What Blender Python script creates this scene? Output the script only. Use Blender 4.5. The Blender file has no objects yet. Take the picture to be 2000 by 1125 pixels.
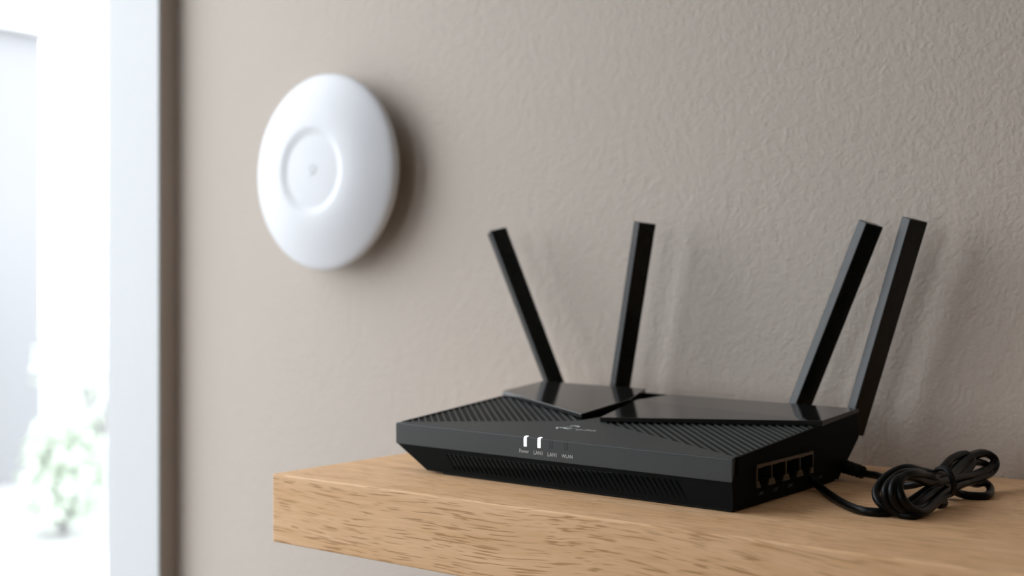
import bpy, bmesh, math, random
from mathutils import Vector, Matrix, noise
sc = bpy.context.scene
C = sc.collection
PI = math.pi

# ------------------------------------------------------------------ camera
cam_data = bpy.data.cameras.new('camera')
cam = bpy.data.objects.new('camera', cam_data); C.objects.link(cam)
cam.location = (0.0, -0.853, 1.1263)
cam.rotation_euler = (PI/2, 0, math.radians(37.7))
cam_data.sensor_width = 36.0
cam_data.lens = 36.0*2417.0/2000.0
cam_data.clip_start = 0.02
cam_data.dof.use_dof = True
cam_data.dof.focus_distance = 0.735
cam_data.dof.aperture_fstop = 5.2
sc.camera = cam

# ------------------------------------------------------------------ world, window light, exposure
W = bpy.data.worlds.new('overcast_sky'); sc.world = W
W.use_nodes = True
wn = W.node_tree.nodes; wl = W.node_tree.links
wn['Background'].inputs['Color'].default_value = (0.925, 0.96, 1.02, 1)
wn['Background'].inputs['Strength'].default_value = 4.9
# sampling portal in each window opening: guides sky light through it, gives none itself
for loc_, rot_, w_, h_ in (((-1.2195, -0.6876, 1.325), (0, -PI/2, 0), 1.75, 1.325),      # faces +X, into the room
                           ((-0.65, -3.075, 1.40), (PI/2, 0, PI), 0.70, 1.60)):           # faces +Y, in the added fill window
    pl = bpy.data.lights.new('window_portal', 'AREA'); pl.shape = 'RECTANGLE'
    pl.size = w_; pl.size_y = h_
    po = bpy.data.objects.new('window_portal', pl); C.objects.link(po)
    pl.cycles.is_portal = True
    po.location = loc_; po.rotation_euler = rot_
sc.view_settings.view_transform = 'Standard'
sc.view_settings.look = 'None'
sc.view_settings.gamma = 1.0
sc.view_settings.exposure = 0.0
try:
    sc.view_settings.use_curve_mapping = False
except Exception:
    pass
sc.cycles.use_denoising = True
sc.cycles.max_bounces = 12
sc.cycles.diffuse_bounces = 6
sc.cycles.transparent_max_bounces = 12
sc.cycles.caustics_reflective = False
sc.cycles.caustics_refractive = False

# ------------------------------------------------------------------ helpers
def lin(r, g, b):
    f = lambda c: (c/255/12.92) if c <= 10 else ((c/255+0.055)/1.055)**2.4
    return (f(r), f(g), f(b), 1)

def mat(name, col, rough=0.5, metal=0.0, spec=0.5, emit=None, es=0, bump=None, coat=0.0, var=0.0):
    m = bpy.data.materials.new(name); m.use_nodes = True
    N = m.node_tree.nodes; L = m.node_tree.links
    b = N['Principled BSDF']
    b.inputs['Base Color'].default_value = col
    b.inputs['Roughness'].default_value = rough
    b.inputs['Metallic'].default_value = metal
    b.inputs['Specular IOR Level'].default_value = spec
    b.inputs['Coat Weight'].default_value = coat
    if emit:
        b.inputs['Emission Color'].default_value = emit
        b.inputs['Emission Strength'].default_value = es
    tc = N.new('ShaderNodeTexCoord')
    nz = N.new('ShaderNodeTexNoise'); nz.inputs['Scale'].default_value = bump[0] if bump else 60
    nz.inputs['Detail'].default_value = 3
    L.new(tc.outputs['Object'], nz.inputs['Vector'])
    mr = N.new('ShaderNodeMapRange')      # slight unevenness of the finish
    mr.inputs['To Min'].default_value = max(0.0, rough-0.04); mr.inputs['To Max'].default_value = rough+0.04
    L.new(nz.outputs['Fac'], mr.inputs['Value']); L.new(mr.outputs['Result'], b.inputs['Roughness'])
    if bump:
        bp = N.new('ShaderNodeBump'); bp.inputs['Strength'].default_value = bump[1]
        bp.inputs['Distance'].default_value = bump[2]
        L.new(nz.outputs['Fac'], bp.inputs['Height']); L.new(bp.outputs['Normal'], b.inputs['Normal'])
    return m

def obj(name, bm, m, parent=None, origin=None, smooth=False, bevel=0.0, seg=2):
    """link one bmesh (in world coordinates) as one object; origin = world position of the parent"""
    me = bpy.data.meshes.new(name)
    bmesh.ops.recalc_face_normals(bm, faces=bm.faces)
    if origin is not None:
        bmesh.ops.translate(bm, verts=bm.verts, vec=-Vector(origin))
    if smooth:
        for f in bm.faces: f.smooth = True
    bm.to_mesh(me); bm.free()
    me.materials.append(m)
    o = bpy.data.objects.new(name, me); C.objects.link(o)
    if parent is not None: o.parent = parent
    if bevel:
        b = o.modifiers.new('bevel', 'BEVEL'); b.width = bevel; b.segments = seg
        b.limit_method = 'ANGLE'; b.angle_limit = math.radians(25)
    return o

def thing(name, label, cat, loc, group=None):
    o = bpy.data.objects.new(name, None); C.objects.link(o)
    o.location = loc; o['label'] = label; o['category'] = cat
    o.empty_display_size = 0.02
    if group: o['group'] = group
    return o

def tag(o, label, cat, group=None):
    o['label'] = label; o['category'] = cat
    if group: o['group'] = group
    return o

def struct(name, bm, m, parent=None, **k):
    o = obj(name, bm, m, parent, **k)
    o['kind'] = 'structure'
    return o

def box(bm, lo, hi, M=None):
    lo = Vector(lo); hi = Vector(hi)
    r = bmesh.ops.create_cube(bm, size=1.0)
    for v in r['verts']:
        v.co = Vector((lo[i]+(v.co[i]+0.5)*(hi[i]-lo[i]) for i in range(3)))
        if M is not None: v.co = M @ v.co
    return r['verts']

def loft(bm, rings, caps=True):
    """rings: lists of equally many points"""
    R = [[bm.verts.new(p) for p in r] for r in rings]
    n = len(R[0])
    for a, b in zip(R, R[1:]):
        for i in range(n):
            bm.faces.new((a[i], a[(i+1) % n], b[(i+1) % n], b[i]))
    if caps:
        bm.faces.new(R[0][::-1]); bm.faces.new(R[-1])
    return R

def prism(bm, poly_top, dz=None, bottom=None):
    top = [Vector(p) for p in poly_top]
    bot = [Vector(p) for p in bottom] if bottom else [p-Vector((0, 0, dz)) for p in top]
    loft(bm, [bot, top])

def catmull(P, n=8, closed=False):
    P = [Vector(p) for p in P]; out = []
    m = len(P)
    rng = range(m if closed else m-1)
    for i in rng:
        if closed:
            a, b, c, d = P[(i-1) % m], P[i], P[(i+1) % m], P[(i+2) % m]
        else:
            a, b, c, d = P[max(i-1, 0)], P[i], P[i+1], P[min(i+2, m-1)]
        for k in range(n):
            t = k/n
            out.append(0.5*((2*b)+(c-a)*t+(2*a-5*b+4*c-d)*t*t+(3*b-a-3*c+d)*t*t*t))
    if not closed: out.append(P[-1])
    return out

def tube(bm, pts, r, sides=12, closed=False, caps=True):
    n = len(pts); rings = []
    up = None
    for i, p in enumerate(pts):
        if closed: t = (pts[(i+1) % n]-pts[i-1]).normalized()
        else: t = (pts[min(i+1, n-1)]-pts[max(i-1, 0)]).normalized()
        if up is None:
            up = t.orthogonal().normalized()
        up = (up-t*up.dot(t))
        up.normalize()
        s = t.cross(up)
        rr = r[i] if isinstance(r, (list, tuple)) else r
        rings.append([bm.verts.new(p+(up*math.cos(2*PI*k/sides)+s*math.sin(2*PI*k/sides))*rr) for k in range(sides)])
    m = n if closed else n-1
    for i in range(m):
        a, b = rings[i], rings[(i+1) % n]
        for k in range(sides):
            bm.faces.new((a[k], a[(k+1) % sides], b[(k+1) % sides], b[k]))
    if caps and not closed:
        bm.faces.new(rings[0][::-1]); bm.faces.new(rings[-1])

def lathe_y(bm, prof, cx, cz, n=96, y0=0.0):
    """revolve (radius, y) about the axis through (cx, *, cz) along Y"""
    rings = []
    for r, y in prof:
        if r < 1e-6: rings.append([bm.verts.new((cx, y0+y, cz))])
        else: rings.append([bm.verts.new((cx+r*math.cos(2*PI*k/n), y0+y, cz+r*math.sin(2*PI*k/n))) for k in range(n)])
    for a, b in zip(rings, rings[1:]):
        for k in range(n):
            k2 = (k+1) % n
            if len(a) == 1: bm.faces.new((a[0], b[k2], b[k]))
            elif len(b) == 1: bm.faces.new((a[k], a[k2], b[0]))
            else: bm.faces.new((a[k], a[k2], b[k2], b[k]))

def text(name, body, size, M, m, parent, origin, depth=0.00008, xscale=1.0, bold=0.0):
    cu = bpy.data.curves.new(name, 'FONT'); cu.body = body; cu.size = size
    cu.extrude = depth; cu.resolution_u = 3; cu.offset = bold
    tmp = bpy.data.objects.new('tmp', cu); C.objects.link(tmp)
    bpy.context.view_layer.update()
    dg = bpy.context.evaluated_depsgraph_get()
    me = bpy.data.meshes.new_from_object(tmp.evaluated_get(dg))
    bpy.data.objects.remove(tmp)
    me.transform(Matrix.Translation(-Vector(origin)) @ M @ Matrix.Diagonal((xscale, 1, 1, 1)))
    me.materials.clear(); me.materials.append(m)
    me.name = name
    o = bpy.data.objects.new(name, me); C.objects.link(o); o.parent = parent
    return o

def frame_matrix(o, x, y):
    """matrix whose local x, y axes are the given world directions"""
    x = Vector(x).normalized(); y = Vector(y); z = x.cross(y).normalized(); y = z.cross(x)
    M = Matrix((x, y, z)).transposed().to_4x4()
    return Matrix.Translation(Vector(o)) @ M

# ------------------------------------------------------------------ materials
def wall_material(name, col, fine):
    m = bpy.data.materials.new(name); m.use_nodes = True
    N = m.node_tree.nodes; L = m.node_tree.links; b = N['Principled BSDF']
    b.inputs['Roughness'].default_value = 0.62
    b.inputs['Specular IOR Level'].default_value = 0.35
    tc = N.new('ShaderNodeTexCoord')
    big = N.new('ShaderNodeTexNoise'); big.inputs['Scale'].default_value = 2.5; big.inputs['Detail'].default_value = 2
    L.new(tc.outputs['Object'], big.inputs['Vector'])
    mx = N.new('ShaderNodeMix'); mx.data_type = 'RGBA'
    mx.inputs['A'].default_value = col
    mx.inputs['B'].default_value = (col[0]*0.95, col[1]*0.95, col[2]*0.95, 1)
    L.new(big.outputs['Fac'], mx.inputs['Factor']); L.new(mx.outputs['Result'], b.inputs['Base Color'])
    n1 = N.new('ShaderNodeTexNoise'); n1.inputs['Scale'].default_value = fine; n1.inputs['Detail'].default_value = 2.5
    n1.inputs['Roughness'].default_value = 0.45; n1.inputs['Distortion'].default_value = 0.2
    n2 = N.new('ShaderNodeTexNoise'); n2.inputs['Scale'].default_value = fine*0.4; n2.inputs['Detail'].default_value = 1
    L.new(tc.outputs['Object'], n1.inputs['Vector']); L.new(tc.outputs['Object'], n2.inputs['Vector'])
    ad = N.new('ShaderNodeMath'); ad.operation = 'ADD'
    L.new(n1.outputs['Fac'], ad.inputs[0]); L.new(n2.outputs['Fac'], ad.inputs[1])
    bp = N.new('ShaderNodeBump'); bp.inputs['Strength'].default_value = 0.6; bp.inputs['Distance'].default_value = 0.0009
    L.new(ad.outputs[0], bp.inputs['Height']); L.new(bp.outputs['Normal'], b.inputs['Normal'])
    return m

def oak_material(name):
    m = bpy.data.materials.new(name); m.use_nodes = True
    N = m.node_tree.nodes; L = m.node_tree.links; b = N['Principled BSDF']
    tc = N.new('ShaderNodeTexCoord')
    def stretched(scale, nscale, detail, dist=0.0, rough=0.5):
        mp = N.new('ShaderNodeMapping'); mp.inputs['Scale'].default_value = scale
        L.new(warp.outputs['Vector'], mp.inputs['Vector'])
        n = N.new('ShaderNodeTexNoise'); n.inputs['Scale'].default_value = nscale
        n.inputs['Detail'].default_value = detail; n.inputs['Distortion'].default_value = dist
        n.inputs['Roughness'].default_value = rough
        L.new(mp.outputs['Vector'], n.inputs['Vector'])
        return n
    # gentle wander of the grain
    wn_ = N.new('ShaderNodeTexNoise'); wn_.inputs['Scale'].default_value = 5.0; wn_.inputs['Detail'].default_value = 1
    L.new(tc.outputs['Object'], wn_.inputs['Vector'])
    sub = N.new('ShaderNodeVectorMath'); sub.operation = 'SUBTRACT'; sub.inputs[1].default_value = (0.5, 0.5, 0.5)
    L.new(wn_.outputs['Color'], sub.inputs[0])
    scl = N.new('ShaderNodeVectorMath'); scl.operation = 'MULTIPLY'; scl.inputs[1].default_value = (0.0, 0.02, 0.03)
    L.new(sub.outputs[0], scl.inputs[0])
    warp = N.new('ShaderNodeVectorMath'); warp.operation = 'ADD'
    L.new(tc.outputs['Object'], warp.inputs[0]); L.new(scl.outputs[0], warp.inputs[1])
    bands = stretched((1.2, 22, 22), 4.0, 3, 0.3)
    fibre = stretched((6, 120, 120), 5.0, 3, 0.2)
    pores = stretched((4.5, 125, 125), 8.0, 1.0, 0.0, 0.4)
    cr = N.new('ShaderNodeValToRGB')
    cr.color_ramp.elements[0].position = 0.28; cr.color_ramp.elements[0].color = OAK[0]
    cr.color_ramp.elements[1].position = 0.72; cr.color_ramp.elements[1].color = OAK[1]
    mixf = N.new('ShaderNodeMath'); mixf.operation = 'MULTIPLY_ADD'; mixf.inputs[1].default_value = 0.45
    half = N.new('ShaderNodeMath'); half.operation = 'MULTIPLY'; half.inputs[1].default_value = 0.55
    L.new(bands.outputs['Fac'], half.inputs[0]); L.new(fibre.outputs['Fac'], mixf.inputs[0]); L.new(half.outputs[0], mixf.inputs[2])
    L.new(mixf.outputs[0], cr.inputs['Fac'])
    pr = N.new('ShaderNodeValToRGB')
    pr.color_ramp.elements[0].position = 0.33; pr.color_ramp.elements[0].color = (1, 1, 1, 1)
    pr.color_ramp.elements[1].position = 0.44; pr.color_ramp.elements[1].color = (0, 0, 0, 1)
    L.new(pores.outputs['Fac'], pr.inputs['Fac'])
    amt = N.new('ShaderNodeMath'); amt.operation = 'MULTIPLY'; amt.inputs[1].default_value = 0.68
    L.new(pr.outputs['Color'], amt.inputs[0])
    mx = N.new('ShaderNodeMix'); mx.data_type = 'RGBA'
    mx.inputs['B'].default_value = OAK[2]
    L.new(cr.outputs['Color'], mx.inputs['A']); L.new(amt.outputs[0], mx.inputs['Factor'])
    L.new(mx.outputs['Result'], b.inputs['Base Color'])
    b.inputs['Roughness'].default_value = 0.5
    b.inputs['Specular IOR Level'].default_value = 0.18
    bp = N.new('ShaderNodeBump'); bp.inputs['Strength'].default_value = 0.35; bp.inputs['Distance'].default_value = 0.0003
    bp.invert = True
    L.new(pr.outputs['Color'], bp.inputs['Height']); L.new(bp.outputs['Normal'], b.inputs['Normal'])
    return m

def pane_material(name):
    m = bpy.data.materials.new(name); m.use_nodes = True
    N = m.node_tree.nodes; L = m.node_tree.links
    N.remove(N['Principled BSDF'])
    out = N['Material Output']
    tr = N.new('ShaderNodeBsdfTransparent'); tr.inputs['Color'].default_value = (0.97, 0.985, 0.98, 1)
    gl = N.new('ShaderNodeBsdfGlossy'); gl.inputs['Roughness'].default_value = 0.0
    fr = N.new('ShaderNodeFresnel'); fr.inputs['IOR'].default_value = 1.45
    mx = N.new('ShaderNodeMixShader')
    L.new(fr.outputs[0], mx.inputs[0]); L.new(tr.outputs[0], mx.inputs[1]); L.new(gl.outputs[0], mx.inputs[2])
    L.new(mx.outputs[0], out.inputs['Surface'])
    return m

OAK = [(0.70, 0.408, 0.198, 1), (0.88, 0.58, 0.345, 1), (0.37, 0.18, 0.058, 1)]
M_wall = wall_material('painted_wall', (0.475, 0.413, 0.358, 1), 340)
M_ceil = wall_material('painted_ceiling', (0.75, 0.73, 0.70, 1), 120)
M_floor = mat('floor_boards', (0.34, 0.25, 0.17, 1), 0.4)
M_white = mat('white_paint', (0.50, 0.51, 0.515, 1), 0.45)
M_oak = oak_material('oak_veneer')
M_glass = pane_material('window_glass')
M_shell = mat('black_shell_plastic', (0.004, 0.005, 0.005, 1), 0.55, spec=0.05, bump=(1500, 0.25, 0.0002))
M_cover = mat('charcoal_textured_plastic', (0.040, 0.044, 0.044, 1), 0.50, spec=0.25, bump=(1600, 0.5, 0.0002))
M_rib = mat('charcoal_rib_plastic', (0.030, 0.032, 0.031, 1), 0.42)
M_pit = mat('black_vent_floor', (0.008, 0.010, 0.009, 1), 0.7, spec=0.2)
M_gloss = mat('glossy_black_plastic', (0.012, 0.012, 0.011, 1), 0.09, spec=0.45)
M_antenna = mat('satin_black_antenna', (0.005, 0.006, 0.006, 1), 0.27, spec=0.28)
M_port = mat('socket_bezel_metal', (0.16, 0.13, 0.09, 1), 0.45, metal=0.6)
M_void = mat('socket_black', (0.006, 0.006, 0.006, 1), 0.6)
M_print = mat('pale_grey_print', (0.42, 0.43, 0.42, 1), 0.5)
M_dimprint = mat('dim_grey_print', (0.085, 0.088, 0.085, 1), 0.5)
M_led = mat('lit_indicator', (0.9, 0.9, 0.9, 1), 0.4, emit=(1, 1, 1, 1), es=2.2)
M_ledoff = mat('unlit_indicator', (0.028, 0.03, 0.03, 1), 0.5, spec=0.25)
M_cord = mat('black_cable_jacket', (0.002, 0.0023, 0.0023, 1), 0.34, spec=0.15)
M_rubber = mat('black_rubber', (0.004, 0.004, 0.004, 1), 0.6, spec=0.2)
M_ap = mat('white_satin_plastic', (0.66, 0.67, 0.70, 1), 0.42)
M_apback = mat('white_back_plastic', (0.60, 0.60, 0.60, 1), 0.5)
M_aplogo = mat('pale_grey_mark', (0.60, 0.61, 0.64, 1), 0.4)
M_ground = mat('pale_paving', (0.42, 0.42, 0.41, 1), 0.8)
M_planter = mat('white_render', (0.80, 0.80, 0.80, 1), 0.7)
M_leaf = mat('glare_whitened_leaves', (0.60, 0.66, 0.57, 1), 0.6)  # green lightened so the leaf colour itself carries the window glare
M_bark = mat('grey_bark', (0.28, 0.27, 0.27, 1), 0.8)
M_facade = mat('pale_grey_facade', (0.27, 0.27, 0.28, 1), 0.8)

# ------------------------------------------------------------------ the room
XL, XR, YB, ZC = -1.126, 3.4, -3.0, 2.45
WY0, WY1, WZ0, WZ1 = -0.0252, -1.350, 0.45, 2.20     # window opening
RX = -1.2084                                         # plane of the glass
def wall_box(name, lo, hi, m=M_wall):
    bm = bmesh.new(); box(bm, lo, hi); return struct(name, bm, m)
wall_box('wall_back', (XL-0.094, 0, -0.02), (XR+0.15, 0.15, ZC))
wall_box('wall_right', (XR, YB, -0.02), (XR+0.15, 0, ZC))
bm = bmesh.new()                                     # wall behind the camera, with an added opening for fill light
FX0, FX1, FZ0, FZ1 = -1.00, -0.30, 0.60, 2.20
box(bm, (XL-0.25, YB-0.15, -0.02), (FX0, YB, ZC)); box(bm, (FX1, YB-0.15, -0.02), (XR+0.15, YB, ZC))
box(bm, (FX0, YB-0.15, -0.02), (FX1, YB, FZ0)); box(bm, (FX0, YB-0.15, FZ1), (FX1, YB, ZC))
struct('wall_front', bm, M_wall)
w2 = bpy.data.objects.new('fill_window', None); C.objects.link(w2); w2['kind'] = 'structure'; w2.location = (-0.65, YB-0.06, FZ0)  # unseen window, added to light the fronts of shelf and router
bm = bmesh.new(); yb = YB-0.04
box(bm, (FX0, yb-0.04, FZ0), (FX1, yb, FZ0+0.05)); box(bm, (FX0, yb-0.04, FZ1-0.05), (FX1, yb, FZ1))
box(bm, (FX0, yb-0.04, FZ0+0.05), (FX0+0.05, yb, FZ1-0.05)); box(bm, (FX1-0.05, yb-0.04, FZ0+0.05), (FX1, yb, FZ1-0.05))
obj('window_frame', bm, M_white, w2, w2.location)
bm = bmesh.new(); box(bm, (-0.67, yb-0.04, FZ0+0.051), (-0.63, yb, FZ1-0.051)); obj('mullion', bm, M_white, w2, w2.location)
for a, b_ in ((FX0+0.051, -0.671), (-0.629, FX1-0.051)):
    bm = bmesh.new()
    bm.faces.new([bm.verts.new(p) for p in ((a, yb-0.02, FZ0+0.051), (b_, yb-0.02, FZ0+0.051), (b_, yb-0.02, FZ1-0.051), (a, yb-0.02, FZ1-0.051))])
    obj('pane', bm, M_glass, w2, w2.location)
wall_box('floor', (XL-0.25, YB-0.15, -0.12), (XR+0.15, 0.15, -0.02), M_floor)
wall_box('ceiling', (XL-0.25, YB-0.15, ZC), (XR+0.15, 0.15, ZC+0.12), M_ceil)
bm = bmesh.new()                                     # left wall round its opening
TX = 0.094                                            # wall thickness
box(bm, (XL-TX, WY0+0.004, -0.02), (XL, 0.0, ZC))
box(bm, (XL-TX, YB, -0.02), (XL, WY1, ZC))
box(bm, (XL-TX, WY1, -0.02), (XL, WY0+0.004, WZ0))
box(bm, (XL-TX, WY1, WZ1), (XL, WY0+0.004, ZC))
struct('wall_left', bm, M_wall)
bm = bmesh.new()                                     # white lining boards of the reveal
box(bm, (RX-0.011, WY0, WZ0), (XL+0.0015, WY0+0.0045, WZ1))
struct('trim_1', bm, M_white, bevel=0.001)
bm = bmesh.new(); box(bm, (RX-0.011, WY1, WZ1-0.012), (XL+0.0015, WY0-0.001, WZ1)); struct('trim_2', bm, M_white)
bm = bmesh.new(); box(bm, (RX-0.011, WY1, WZ0), (XL+0.02, WY0-0.001, WZ0+0.02)); struct('trim_3', bm, M_white, bevel=0.002)
bm = bmesh.new(); box(bm, (RX-0.011, WY1-0.0045, WZ0+0.021), (XL+0.0015, WY1+0.012, WZ1-0.013)); struct('trim_4', bm, M_white)
# window: narrow frame, a mullion, two panes
win = bpy.data.objects.new('window_1', None); C.objects.link(win); win['kind'] = 'structure'
wo = Vector((RX-0.02, (WY0+WY1)/2, WZ0+0.02)); win.location = wo
z0, z1 = WZ0+0.02, WZ1-0.012
ym = -0.74
bm = bmesh.new()
box(bm, (RX-0.010, WY1+0.013, z0), (RX, WY0-0.001, z0+0.05)); box(bm, (RX-0.010, WY1+0.013, z1-0.05), (RX, WY0-0.001, z1))
box(bm, (RX-0.010, WY1+0.013, z0+0.05), (RX, WY1+0.055, z1-0.05))
o = obj('window_frame', bm, M_white, win, wo, bevel=0.001)
bm = bmesh.new(); box(bm, (RX-0.010, ym-0.03, z0+0.051), (RX, ym+0.03, z1-0.051)); obj('mullion', bm, M_white, win, wo, bevel=0.001)
for a, b_ in ((WY1+0.056, ym-0.031), (ym+0.031, WY0-0.0005)):
    bm = bmesh.new()
    vs = [bm.verts.new(p) for p in ((RX-0.005, a, z0+0.051), (RX-0.005, b_, z0+0.051), (RX-0.005, b_, z1-0.051), (RX-0.005, a, z1-0.051))]
    bm.faces.new(vs)
    obj('pane', bm, M_glass, win, wo)

# ------------------------------------------------------------------ outdoors, seen washed out through the pane
bm = bmesh.new(); box(bm, (-30, -14, -0.30), (XL-0.26, 30, -0.12)); 
o = struct('ground', bm, M_ground)
random.seed(7)
def shrub(name, label, x, y, z, h, w, n, group=None):
    t = thing(name, label, 'shrub', (x, y, z), group)
    bm = bmesh.new()
    for k in range(5):
        a = k*1.3
        tube(bm, [Vector((x, y, z)), Vector((x+0.1*w*math.cos(a), y+0.1*w*math.sin(a), z+h*0.4)), Vector((x+0.3*w*math.cos(a), y+0.3*w*math.sin(a), z+h*0.8))], [0.02, 0.014, 0.006], 6)
    obj('stem', bm, M_bark, t, (x, y, z))
    bm = bmesh.new()
    for k in range(n):
        a = random.random()*2*PI; rr = w*0.5*math.sqrt(random.random()); hh = random.random()
        rr *= math.sin(PI*min(1, 0.15+hh*0.85))**0.5 if hh < 0.98 else 0.3
        c = Vector((x+rr*math.cos(a), y+rr*math.sin(a), z+h*(0.12+0.88*hh)))
        d1 = Vector((random.gauss(0, 1), random.gauss(0, 1), random.gauss(0, 1))).normalized(); d2 = d1.orthogonal().normalized()
        L_ = 0.045; Wd = 0.02
        vs = [bm.verts.new(c+q) for q in (-d1*L_, d2*Wd, d1*L_, -d2*Wd)]
        bm.faces.new(vs)
    f = obj('foliage', bm, M_leaf, t, (x, y, z)); f['kind'] = 'stuff'
    return t
shrub('garden_shrub', 'small grey-green shrub outside, low in the window view', -4.66, 2.53, -0.12, 0.42, 0.34, 900)
shrub('garden_tree', 'taller glare-whitened green bush outside, middle of the window view', -6.20, 3.30, -0.12, 1.50, 0.75, 600)
shrub('garden_bush', 'knee-high glare-whitened bush outside at the left edge of the window view', -5.60, 2.70, -0.12, 0.62, 0.45, 600)
bh = thing('garden_building', 'pale grey building outside at the far left edge', 'building', (-7.75, 3.35, -0.12))
bm = bmesh.new(); box(bm, (-8.9, 1.6, -0.12), (-7.3, 3.62, 2.75)); obj('wall_body', bm, M_facade, bh, bh.location)
bm = bmesh.new(); box(bm, (-9.0, 1.5, 2.76), (-7.2, 3.70, 2.90)); obj('roof', bm, M_planter, bh, bh.location)
for zz in (0.5, 1.75):
    for yy in (1.95, 2.75):
        bm = bmesh.new(); box(bm, (-7.31, yy, zz), (-7.27, yy+0.5, zz+0.75)); wf = obj('window', bm, M_planter, bh, bh.location)
        bm = bmesh.new(); box(bm, (-7.272, yy+0.05, zz+0.05), (-7.262, yy+0.45, zz+0.70)); obj('pane', bm, M_void, wf, bh.location)
t = thing('planter_wall', 'low white garden wall outside, at the bottom of the window view', 'wall', (-2.93, 0.92, -0.12))
A = Vector((-3.45, 0.55, 0)); B_ = Vector((-2.30, 1.40, 0)); nrm = (B_-A).cross(Vector((0, 0, 1))).normalized()*-0.22
bm = bmesh.new()
for zz0, zz1, g in ((-0.12, 0.33, 0.0),):
    prism(bm, [A+Vector((0, 0, zz1)), B_+Vector((0, 0, zz1)), B_+nrm+Vector((0, 0, zz1)), A+nrm+Vector((0, 0, zz1))], dz=zz1-zz0)
obj('wall_body', bm, M_facade, t, t.location)
bm = bmesh.new()
e = (B_-A).normalized()*0.02; q = nrm.normalized()*0.02
prism(bm, [A-e-q+Vector((0, 0, 0.39)), B_+e-q+Vector((0, 0, 0.39)), B_+e+nrm+q+Vector((0, 0, 0.39)), A-e+nrm+q+Vector((0, 0, 0.39))], dz=0.06)
obj('coping', bm, M_planter, t, t.location, bevel=0.006)

# ------------------------------------------------------------------ floating shelf
SX0, SX1, SY = -0.6445, 0.62, -0.2860
bm = bmesh.new()
box(bm, (SX0, SY, 1.0-0.0465), (SX1, -0.0005, 1.0))
sh = obj('floating_shelf', bm, M_oak, None, (0.0, -0.14, 0.977), bevel=0.0012, seg=3)
sh.location = (0.0, -0.14, 0.977)
tag(sh, 'thick pale oak shelf fixed to the wall under the black router', 'shelf')

# ------------------------------------------------------------------ wall mounted access point
ac = Vector((-0.8650, 0.0, 1.2370))
ap = thing('wireless_access_point', 'round white domed wireless access point mounted on the wall left of the router', 'access point', ac)
bm = bmesh.new()
lathe_y(bm, [(0.0, -0.0005), (0.070, -0.0005), (0.072, -0.002), (0.074, -0.012), (0.0735, -0.013), (0.0, -0.013)], ac.x, ac.z)
obj('mounting_plate', bm, M_apback, ap, ac, smooth=False)
prof = [(0.0, -0.0125), (0.080, -0.0125), (0.0880, -0.0165), (0.0920, -0.0215), (0.0937, -0.0260), (0.0935, -0.0282), (0.0920, -0.0300)]
for k in range(1, 13):
    r = 0.0920+(0.0425-0.0920)*k/12
    prof.append((r, -0.0300-0.0149*(1-((r-0.0425)/0.0495)**1.7)))
prof += [(0.0420, -0.04490), (0.0412, -0.0447), (0.0375, -0.0438), (0.0345, -0.0430), (0.0338, -0.0429), (0.0330, -0.0430)]
for k in range(1, 6):
    r = 0.0330*(1-k/5); prof.append((r, -0.0430-0.0010*(1-(r/0.033)**2)))
bm = bmesh.new(); lathe_y(bm, prof, ac.x, ac.z)
obj('cover', bm, M_ap, ap, ac, smooth=True)
bm = bmesh.new()                                     # faint maker's mark, a dot and an open loop
yl = -0.0437
tube(bm, [Vector((ac.x+0.0015+0.0042*math.cos(a), yl, ac.z+0.0012+0.0042*math.sin(a))) for a in [math.radians(-120+k*20) for k in range(16)]], 0.0008, 8)
tube(bm, [Vector((ac.x-0.0060, yl, ac.z-0.0045)), Vector((ac.x+0.0005, yl, ac.z-0.0030)), Vector((ac.x+0.0015, yl, ac.z+0.001))], 0.0008, 8)
obj('logo', bm, M_aplogo, ap, ac, smooth=True)

# ------------------------------------------------------------------ router
RO = Vector((-0.457, -0.145, 1.0))
rt = thing('wireless_router', 'black four-antenna wireless router standing on the oak shelf', 'router', RO)
def T(x, y, up=0.0):                                 # gently rising top surface
    t = (-x-0.3255)/0.26
    return 1.0305+0.004*(-x-0.3255)+(0.070+0.018*t)*(y+0.230)+up
def P(x, y, up=0.0): return Vector((x, y, T(x, y, up)))
def FY(x): return -0.230+0.0382*(-x-0.3255)          # front face line
XLr, XRr = -0.5920, -0.3255
zb = lambda x: 1.0172+0.004*(-x-0.3255)              # lower edge of the front band
# lower shell: bottom, band edge, back kink, grille floor
bm = bmesh.new()
i_ = 0.0008
loft(bm, [
    [(-0.5635, FY(-0.5635)+i_+0.0015, 1.0016), (XRr-i_, FY(XRr)+i_+0.0010, 1.0016), (XRr-i_, -0.0815, 1.0016), (-0.5635, -0.0815, 1.0016)],
    [(XLr+i_, FY(XLr)+i_, 1.0182), (XRr-i_, FY(XRr)+i_, 1.0172), (XRr-i_, -0.0590, 1.0172), (XLr+i_, -0.0590, 1.0182)],
    [(XLr+i_, FY(XLr)+i_, 1.0257), (XRr-i_, FY(XRr)+i_, 1.0257), (XRr-i_, -0.0470, 1.0257), (XLr+i_, -0.0470, 1.0257)],
    [(XLr+i_, FY(XLr)+i_, T(XLr, FY(XLr))-0.0022), (XRr-i_, FY(XRr)+i_, T(XRr, FY(XRr))-0.0022), (XRr-i_, -0.0525, T(XRr, -0.0525)-0.0022), (XLr+i_, -0.0525, T(XLr, -0.0525)-0.0022)]])
shell = obj('lower_shell', bm, M_shell, rt, RO)
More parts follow.
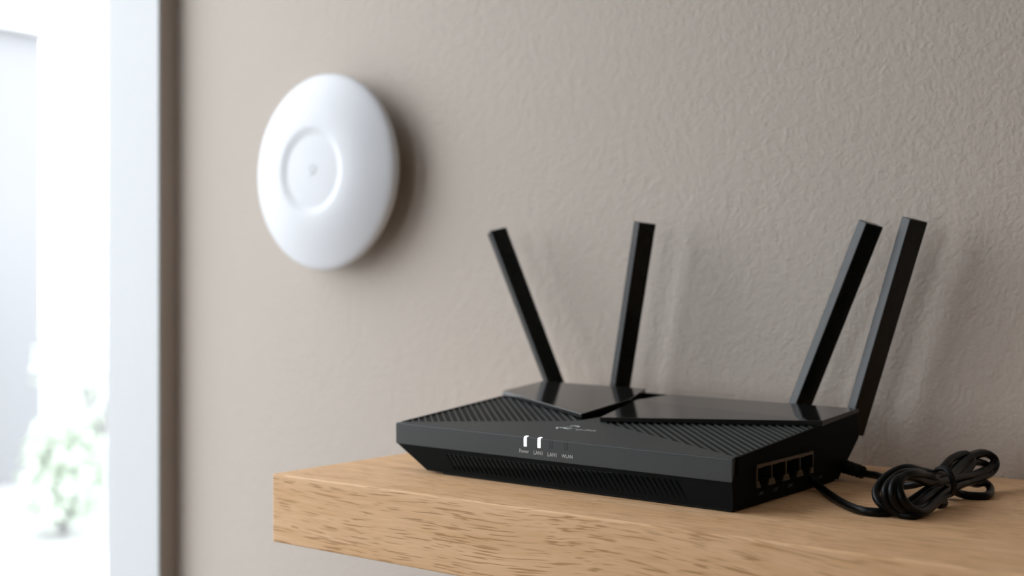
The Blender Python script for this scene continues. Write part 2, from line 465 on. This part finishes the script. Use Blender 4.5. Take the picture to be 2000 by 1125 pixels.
# sockets cut into the side
PY0, PY1 = -0.2005, -0.1228
PZT, PZB = 1.0240, 1.0104
pitch = (PY1-PY0)/4
def socket_outline(k, g=0.0):                        # (y, z) T-shaped opening, clip slot downwards
    a = PY0+k*pitch+0.0010-g; b = PY0+(k+1)*pitch-0.0010+g; c = (a+b)/2
    zt = PZT-0.0019+g; zm = PZB+0.0040-g; zl = PZB+0.0004-g
    return [(a, zt), (b, zt), (b, zm), (b-0.0035, zm-0.0004), (c+0.0036+g, zl), (c-0.0036-g, zl), (a+0.0035, zm-0.0004), (a, zm)]
cut = bmesh.new()
for k in range(4):
    ol = socket_outline(k)
    loft(cut, [[(XRr+0.002, y, z) for y, z in ol], [(XRr-0.009, y, z) for y, z in ol]])
cme = bpy.data.meshes.new('cut'); bmesh.ops.recalc_face_normals(cut, faces=cut.faces)
bmesh.ops.translate(cut, verts=cut.verts, vec=-RO); cut.to_mesh(cme); cut.free()
co = bpy.data.objects.new('cut', cme); C.objects.link(co); co.location = RO
bo = shell.modifiers.new('b', 'BOOLEAN'); bo.operation = 'DIFFERENCE'; bo.object = co; bo.solver = 'EXACT'
bpy.context.view_layer.update()
dg = bpy.context.evaluated_depsgraph_get()
nm = bpy.data.meshes.new_from_object(shell.evaluated_get(dg)); shell.modifiers.clear()
shell.data = nm; nm.name = 'lower_shell'
bpy.data.objects.remove(co)
# bezel of the sockets
bm = bmesh.new()
x0, x1 = XRr-0.0008, XRr+0.0003
def plate(bm, poly):
    loft(bm, [[(x0, y, z) for y, z in poly], [(x1, y, z) for y, z in poly]])
plate(bm, [(PY0, PZT), (PY1, PZT), (PY1, PZT-0.0019), (PY0, PZT-0.0019)])
for k in range(5):
    y = PY0+k*pitch
    lo = PY0 if k == 0 else y-0.0005; hi = PY1 if k == 4 else y+0.0005
    if k == 0: lo, hi = PY0, PY0+0.0010
    if k == 4: lo, hi = PY1-0.0008, PY1
    plate(bm, [(lo, PZT-0.0019), (hi, PZT-0.0019), (hi, PZB+0.0036), (lo, PZB+0.0036)])
    c = y
    w1, w2 = 0.0030, 0.0050
    l1 = c-w1 if k else c; r1 = c+w1 if k < 4 else c
    l2 = c-w2 if k else c; r2 = c+w2 if k < 4 else c
    plate(bm, [(l1, PZB+0.0036), (r1, PZB+0.0036), (r2, PZB), (l2, PZB)])
bz = obj('port_bezel', bm, M_port, rt, RO); bz['label'] = 'dull brass-grey metal bezel round four network sockets'
for k in range(4):
    ol = socket_outline(k, -0.0002)
    bm = bmesh.new()
    n = len(ol)
    a = [bm.verts.new((XRr-0.0002, y, z)) for y, z in ol]; b_ = [bm.verts.new((XRr-0.0086, y, z)) for y, z in ol]
    for i in range(n): bm.faces.new((a[i], b_[i], b_[(i+1) % n], a[(i+1) % n]))
    bm.faces.new(b_)
    so = obj('network_socket', bm, M_void, rt, RO)
    bm = bmesh.new()
    c = PY0+(k+0.5)*pitch
    for j in range(8): box(bm, (XRr-0.0084, c-0.0042+j*0.0012-0.0003, PZT-0.0034), (XRr-0.0030, c-0.0042+j*0.0012+0.0003, PZT-0.0028))
    obj('contacts', bm, M_port, so, (0, 0, 0)).location = (0, 0, 0)
    so.children[0].data.transform(Matrix.Translation(-RO))
for body, yc, zc in (('LAN1', -0.1975, 1.0070), ('LAN2', -0.1785, 1.0068), ('LAN3', -0.1585, 1.0066), ('LAN4', -0.1150, 1.0062)):
    text('port_lettering', body, 0.0030, frame_matrix((XRr-0.00055, yc, zc-0.0012), (0, 1, 0), (0, 0, 1)), M_dimprint, rt, RO)
# plinth and feet
bm = bmesh.new()
box(bm, (-0.5500, -0.2195, 1.0), (-0.3275, -0.0840, 1.0030))
for v in bm.verts:
    if v.co.y < -0.2: v.co.y = FY(v.co.x)+0.0030
obj('base_plinth', bm, M_rubber, rt, RO, bevel=0.0006)
# matte cover with front band
FL = Vector((XLr, FY(XLr), 0)); FR = Vector((XRr, FY(XRr), 0))
poly = [(XLr, FY(XLr)), (XRr, FY(XRr)), (XRr-0.0018, FY(XRr)+0.0075), (-0.4545, -0.1625), (-0.462, -0.140), (-0.470, -0.142), (-0.4780, -0.1637), (XLr+0.0018, -0.2145)]
top = [P(x, y) for x, y in poly]
bot = [P(x, y, -0.0020) for x, y in poly]
bot[0] = Vector((XLr, FY(XLr), zb(XLr))); bot[1] = Vector((XRr, FY(XRr), zb(XRr)))
bm = bmesh.new(); prism(bm, top, bottom=bot)
cv = obj('top_cover', bm, M_cover, rt, RO, bevel=0.0007, seg=2)
for xs, sgn, nme in ((XLr, 1, 'side_rim'), (XRr, -1, 'side_rim')):
    a, b_ = xs, xs+sgn*0.0018
    ys = FY(xs)+0.0062; ye = -0.0520
    bm = bmesh.new()
    rim_top = [P(a, ys), P(b_, ys), P(b_, ye), P(a, ye)]
    if sgn < 0: rim_bot = [Vector((p.x, p.y, p.z-0.0100)) for p in rim_top]
    else: rim_bot = [Vector((p.x, p.y, p.z-0.0080)) for p in rim_top]
    prism(bm, rim_top, bottom=rim_bot)
    obj(nme, bm, M_shell if sgn < 0 else M_cover, rt, RO, bevel=0.0004)
# ribbed vents either side of the front triangle
def clip(poly, s):
    """ends of the line x+y=s inside a convex polygon (x, y)"""
    hits = []
    n = len(poly)
    for i in range(n):
        a = Vector(poly[i]); b = Vector(poly[(i+1) % n]); fa = a.x+a.y-s; fb = b.x+b.y-s
        if (fa < 0) != (fb < 0):
            hits.append(a+(b-a)*(fa/(fa-fb)))
    return hits
GL = [(-0.5898, -0.2140), (-0.5898, -0.0960), (-0.4810, -0.1500), (-0.4785, -0.1640)]
GR = [(-0.3278, -0.2225), (-0.3278, -0.1080), (-0.4560, -0.1570), (-0.4548, -0.1630)]
for G, s0, s1 in ((GL, -0.801, -0.636), (GR, -0.612, -0.4365)):
    bm = bmesh.new()
    prism(bm, [P(x, y, -0.0012) for x, y in G], dz=0.0010)
    gr = obj('vent_grille', bm, M_pit, rt, RO)
    s = s0; pts = 0.0064
    while s < s1:
        h = clip(G, s); s += pts
        if len(h) < 2: continue
        a, b_ = sorted(h[:2], key=lambda p: p.x)
        if (b_-a).length < 0.004: continue
        w = Vector((0.7071, 0.7071))*0.00045
        bm = bmesh.new()
        prism(bm, [P(q.x, q.y, -0.0003) for q in (a-w, b_-w, b_+w, a+w)], dz=0.0010)
        obj('rib', bm, M_rib, gr, RO)
# slanted ribs of the front intake
bm = bmesh.new()
za, zc_ = 1.0150, 1.0042
xa, xb = -0.5445, -0.3640
prism(bm, [Vector((xa-0.001, FY(xa)+0.0009, za)), Vector((xb+0.004, FY(xb)+0.0009, za)), Vector((xb+0.010, FY(xb)+0.0030, za)), Vector((xa-0.001, FY(xa)+0.0030, za))],
      bottom=[Vector((xa+0.006, FY(xa)+0.0019, zc_)), Vector((xb+0.011, FY(xb)+0.0019, zc_)), Vector((xb+0.010, FY(xb)+0.0030, zc_)), Vector((xa+0.006, FY(xa)+0.0030, zc_))])
fi = obj('front_intake', bm, M_pit, rt, RO)
n_r = 46; me0 = None
for k in range(n_r):
    x = xa+(xb-xa)*k/(n_r-1)
    if me0 is None:
        bm = bmesh.new()
        w = 0.0006
        loft(bm, [[(-w, 0.0002, 0.0148), (w, 0.0002, 0.0148), (w, 0.0012, 0.0148), (-w, 0.0012, 0.0148)],
                  [(-w+0.0072, 0.0012, 0.0044), (w+0.0072, 0.0012, 0.0044), (w+0.0072, 0.0022, 0.0044), (-w+0.0072, 0.0022, 0.0044)]])
        r0 = obj('rib', bm, M_shell, fi); me0 = r0.data
    else:
        r0 = bpy.data.objects.new('rib', me0); C.objects.link(r0); r0.parent = fi
    r0.location = Vector((x, FY(x), 1.0))-RO
# glossy top panels
lp = [(-0.5925, -0.0985, 0.0034), (-0.4800, -0.1545, 0.0030), (-0.4785, -0.0950, 0.0042), (-0.4920, -0.0515, 0.0046), (-0.5900, -0.0500, 0.0040)]
bm = bmesh.new(); prism(bm, [P(x, y, u) for x, y, u in lp], bottom=[P(x, y, 0.0001) for x, y, u in lp])
lpo = obj('glossy_panel', bm, M_gloss, rt, RO, bevel=0.00035)
rp = [(-0.4610, -0.1605, 0.0030), (-0.3250, -0.1100, 0.0030), (-0.3250, -0.0500, 0.0020), (-0.4700, -0.0530, 0.0020), (-0.4765, -0.0900, 0.0030)]
bm = bmesh.new(); prism(bm, [P(x, y, u) for x, y, u in rp], bottom=[P(x, y, 0.0001-0.0006*(x > -0.33)) for x, y, u in rp])
rpo = obj('glossy_panel', bm, M_gloss, rt, RO, bevel=0.00035)
# back bar with the antenna hinges
bm = bmesh.new()
prism(bm, [P(XLr+0.004, -0.0515, 0.0015), P(XRr-0.002, -0.0515, 0.0005), P(XRr-0.002, -0.0470, 0.0), P(XLr+0.004, -0.0470, 0.001)], dz=0.018)
obj('rear_bar', bm, M_shell, rt, RO, bevel=0.0005)
def antenna(bx, bz, tx, tz, zbot, label, y=-0.0445):
    """bx,bz / tx,tz: the edge nearest the room at the base and the tip; blade turned 30 degrees"""
    A = Vector((tx-bx, 0, tz-bz)).normalized()
    rot = math.atan2(A.x, A.z)
    R = Matrix.Rotation(rot, 3, 'Y')
    ph = math.radians(30)
    tl = R @ Vector((-math.cos(ph), math.sin(ph), 0)); wd = R @ Vector((math.sin(ph), math.cos(ph), 0))
    base = Vector((bx, y, bz)); tip = Vector((tx, y, tz))
    base = base-A*((bz-zbot)/A.z)
    tt, ww = 0.0088, 0.0145
    bm = bmesh.new()
    def ring(c, g=1.0, lift=0.0):
        m_ = c+tl*tt/2+wd*ww/2
        return [m_+tl*(a*tt/2*g)+wd*(b*ww/2*g)+A*(lift if b > 0 else 0) for a, b in ((-1, -1), (-1, 1), (1, 1), (1, -1))]
    loft(bm, [ring(base, 0.94), ring(base+A*0.03, 0.97), ring(tip, 1.03)])
    an = obj('antenna', bm, M_antenna, rt, RO, bevel=0.0007)
    an['label'] = label
    hb = bmesh.new()                                 # hinge barrel behind the rear bar
    hc = Vector((bx-0.005, 0, min(bz, 1.040)-0.007))
    tube(hb, [Vector((hc.x, -0.0475, hc.z)), Vector((hc.x, y+0.008, hc.z))], 0.0045, 16)
    obj('hinge', hb, M_shell, an, RO)
    return an
antenna(-0.5868, 1.0470, -0.6475, 1.1745, 1.032, 'leftmost antenna, leaning left')
antenna(-0.5255, 1.0438, -0.5018, 1.1766, 1.030, 'second antenna from the left, nearly upright')
antenna(-0.3740, 1.0435, -0.3219, 1.1704, 1.028, 'third antenna from the left, leaning right')
antenna(-0.3302, 1.0436, -0.2918, 1.1721, 1.0262, 'rightmost antenna, leaning right over the sockets')
# status lights on the front edge
ex = (FR-FL).normalized()
def led(x, w, h, m, label, lit=True):
    y = FY(x); z = T(x, y)
    bm = bmesh.new()
    d = 0.00022 if lit else 0.00012
    # strip that runs up the band and bends over onto the cover
    prof = [(-d, z-h), (-d, z-0.0012), (-d+0.0002, z-0.0004), (0.0004, z+d*0.4), (0.0024 if lit else 0.0014, T(x, y+0.0024)+d), (0.0024 if lit else 0.0014, T(x, y+0.0024)-0.0006), (0.0012, z-0.0010), (0.0010, z-h)]
    a = [Vector((x-w/2, FY(x-w/2)+q, zz)) for q, zz in prof]; b = [Vector((x+w/2, FY(x+w/2)+q, zz)) for q, zz in prof]
    loft(bm, [a, b])
    o = obj('status_light', bm, m, rt, RO); o['label'] = label
for x, m, l, lit in ((-0.4752, M_led, 'lit white status light above the word Power', True), (-0.4640, M_led, 'lit white status light, second from the left', True),
                (-0.4545, M_ledoff, 'unlit status light, third from the left', False), (-0.4428, M_ledoff, 'unlit status light, rightmost', False)):
    led(x, 0.0021, 0.0060 if lit else 0.0050, m, l, lit)
    if not lit:
        bm = bmesh.new()
        for dx in (-0.00125, 0.00125):
            z = T(x, FY(x)); w = 0.00022
            box(bm, (x+dx-w, FY(x+dx)-0.00006, z-0.0054), (x+dx+w, FY(x+dx)+0.0006, z-0.0004))
        box(bm, (x-0.00125, FY(x)-0.00006, z-0.0056), (x+0.00125, FY(x)+0.0006, z-0.0052))
        obj('light_seam', bm, M_void, rt, RO)
tdir = Vector((1, -0.0382, 0))
for body, x, z, s in (('Power', -0.4803, 1.0213, 0.0033), ('LAN1', -0.4685, 1.0210, 0.0036), ('LAN1', -0.4573, 1.0208, 0.0036), ('WLAN', -0.4460, 1.0209, 0.0032)):
    text('front_lettering', body, s, frame_matrix((x, FY(x)-0.00007, z), tdir, (0, 0, 1)), M_print, rt, RO, xscale=0.92, bold=0.00002)
# maker's mark on the cover: a dot, an open loop and small letters
def up_n(x, y): return P(x, y, 0.00018)
bm = bmesh.new()
lx, ly = -0.4655, -0.1865
arc = [up_n(lx+0.0052*math.cos(a), ly+0.0052*math.sin(a)) for a in [math.radians(-150+k*15) for k in range(20)]]
tube(bm, arc, 0.00045, 8)
tube(bm, [up_n(lx-0.0075, ly-0.0052), up_n(lx-0.0042, ly-0.0036), up_n(lx, ly-0.0014), up_n(lx+0.0012, ly+0.0008)], 0.0006, 8)
tube(bm, [up_n(lx-0.0078, ly-0.0062), up_n(lx-0.0055, ly-0.0062)], 0.0008, 8)
obj('logo', bm, M_print, rt, RO, smooth=True)
text('logo_lettering', 'tp-link', 0.0062, frame_matrix(P(-0.4600, -0.1915, 0.0001), (1, 0, -0.004), (0, 1, 0.075)), M_print, rt, RO, bold=0.00005)

# ------------------------------------------------------------------ cables
CORD = [(-0.308, -0.08, 1.0075), (-0.2966, -0.0901, 1.0069), (-0.284, -0.1057, 1.0071), (-0.2707, -0.1207, 1.0069), (-0.2591, -0.1243, 1.0098), (-0.2512, -0.1182, 1.0138), (-0.2498, -0.1045, 1.0184), (-0.2499, -0.0919, 1.0214), (-0.2488, -0.0784, 1.0228), (-0.2465, -0.0704, 1.0221), (-0.2427, -0.0737, 1.0176), (-0.2428, -0.0928, 1.0129), (-0.2443, -0.1129, 1.0105), (-0.2444, -0.1382, 1.0078), (-0.2418, -0.1678, 1.0044), (-0.2447, -0.1827, 1.0021), (-0.2518, -0.1856, 1.0033), (-0.2574, -0.1875, 1.0073), (-0.2614, -0.183, 1.0113), (-0.2616, -0.1768, 1.0161), (-0.2584, -0.168, 1.0211), (-0.2531, -0.1576, 1.0235), (-0.2495, -0.1422, 1.0201), (-0.2457, -0.1266, 1.0167), (-0.2439, -0.0999, 1.0123), (-0.24, -0.078, 1.0058), (-0.2367, -0.0691, 1.0057), (-0.2339, -0.0669, 1.0023), (-0.2276, -0.0924, 1.0021), (-0.2317, -0.1006, 1.0021), (-0.2401, -0.1033, 1.0029), (-0.2426, -0.1242, 1.0101), (-0.2437, -0.144, 1.017), (-0.2468, -0.159, 1.0217), (-0.2497, -0.174, 1.0226), (-0.2529, -0.1827, 1.019), (-0.2535, -0.1895, 1.0142), (-0.2525, -0.1887, 1.0074), (-0.2464, -0.1865, 1.0022), (-0.239, -0.1846, 1.0021), (-0.2378, -0.1647, 1.0031), (-0.2397, -0.1346, 1.0058), (-0.2412, -0.1042, 1.0077), (-0.2389, -0.0771, 1.0086), (-0.237, -0.0567, 1.0098), (-0.2357, -0.0493, 1.0147), (-0.2389, -0.0455, 1.019), (-0.244, -0.0494, 1.0215), (-0.2465, -0.064, 1.0211), (-0.2488, -0.0848, 1.0169), (-0.2464, -0.1145, 1.0152), (-0.2454, -0.139, 1.0169), (-0.2438, -0.1693, 1.0226), (-0.2464, -0.1814, 1.0219), (-0.2461, -0.1889, 1.0179), (-0.2432, -0.1917, 1.0118), (-0.2401, -0.1867, 1.006), (-0.2373, -0.177, 1.003), (-0.2387, -0.1528, 1.0051), (-0.2415, -0.1234, 1.0074), (-0.2407, -0.0974, 1.0082), (-0.2394, -0.0712, 1.0078), (-0.2375, -0.0571, 1.0112), (-0.2407, -0.0533, 1.0147), (-0.2432, -0.0678, 1.0176), (-0.245, -0.0881, 1.0162), (-0.2432, -0.1183, 1.0132), (-0.2435, -0.1502, 1.0152), (-0.2458, -0.1709, 1.0207), (-0.2481, -0.1853, 1.021), (-0.2483, -0.1931, 1.0158), (-0.2469, -0.192, 1.009), (-0.2427, -0.1862, 1.0044), (-0.2397, -0.1738, 1.0042), (-0.2406, -0.1416, 1.0041), (-0.2394, -0.1358, 1.0021), (-0.24, -0.1433, 1.0021)]
DATA = [(-0.3349, -0.1134, 1.0047), (-0.3214, -0.1282, 1.0042), (-0.3051, -0.1472, 1.0021), (-0.2836, -0.1747, 1.0021), (-0.2688, -0.1882, 1.0021), (-0.2592, -0.1895, 1.0021), (-0.2539, -0.1833, 1.0021), (-0.2526, -0.1698, 1.0022), (-0.2468, -0.159, 1.0077), (-0.2433, -0.1412, 1.0121), (-0.2427, -0.1117, 1.0125), (-0.24, -0.078, 1.0114), (-0.2375, -0.0571, 1.0133), (-0.2362, -0.0498, 1.0176), (-0.2407, -0.0533, 1.0215), (-0.2443, -0.0686, 1.0211), (-0.2455, -0.0886, 1.0176), (-0.2443, -0.1129, 1.0138), (-0.2427, -0.1432, 1.0099), (-0.2418, -0.1678, 1.0069), (-0.2446, -0.1776, 1.0042), (-0.2488, -0.1833, 1.0052)]
TIE = [(-0.2452, -0.13, 1.0207), (-0.2396, -0.1332, 1.0213), (-0.2357, -0.1353, 1.0173), (-0.2356, -0.1314, 1.0104), (-0.2421, -0.1175, 1.0039), (-0.2499, -0.1083, 1.0033), (-0.2525, -0.1104, 1.0107), (-0.2494, -0.1206, 1.0176), (-0.2452, -0.13, 1.0207)]
ko = Vector(CORD[4]); ko = Vector((ko.x, ko.y, 1.0))
pc = thing('power_cable', 'black power lead plugged into the router back, coiled into a tied bundle on the shelf', 'cable', ko)
pa = Vector((-0.3415, -0.0660, 1.0105)); pb = Vector((-0.3115, -0.0780, 1.0066))
dr = (pb-pa).normalized()
bm = bmesh.new(); tube(bm, [pa, pa+dr*0.010], 0.0050, 16); obj('plug', bm, M_cord, pc, ko, bevel=0.0004)
bm = bmesh.new(); pts = []; rr = []
L0 = (pb-pa).length-0.010
for k in range(25):
    t_ = k/24; pts.append(pa+dr*(0.010+L0*t_)); rr.append(0.0046-0.0008*t_+(0.00045 if (k % 4) < 2 else -0.00045))
tube(bm, pts, rr, 16); obj('strain_relief', bm, M_rubber, pc, ko)
path = [pb-dr*0.004, pb+dr*0.004]+[Vector(p)+Vector((0, 0, 0.0003)) for p in CORD[1:]]
bm = bmesh.new(); tube(bm, catmull(path, 7), 0.0024, 12); obj('cord', bm, M_cord, pc, ko, smooth=True)
bm = bmesh.new()
for dd in (Vector((0, 0, 0)), Vector((0.0004, 0.0022, 0.0003))):
    tube(bm, catmull([Vector(p)+dd for p in TIE[:-1]], 8, True), 0.0012, 8, closed=True)
obj('cable_tie', bm, M_rubber, pc, ko, smooth=True)
dc = [Vector((-0.3330, -0.1235, 1.0062)), Vector((-0.3255, -0.1262, 1.0062))]+[Vector(p)+Vector((0, 0, 0.0004)) for p in DATA[1:]]
bm = bmesh.new()
sp = catmull(dc, 8); o0 = Vector((-0.2836, -0.1747, 1.0))
tube(bm, sp, 0.0025, 12)
dcb = obj('signal_cable', bm, M_cord, None, o0, smooth=True); dcb.location = o0
tag(dcb, 'thicker black cable curving from under the sockets across the shelf into the bundle', 'cable')
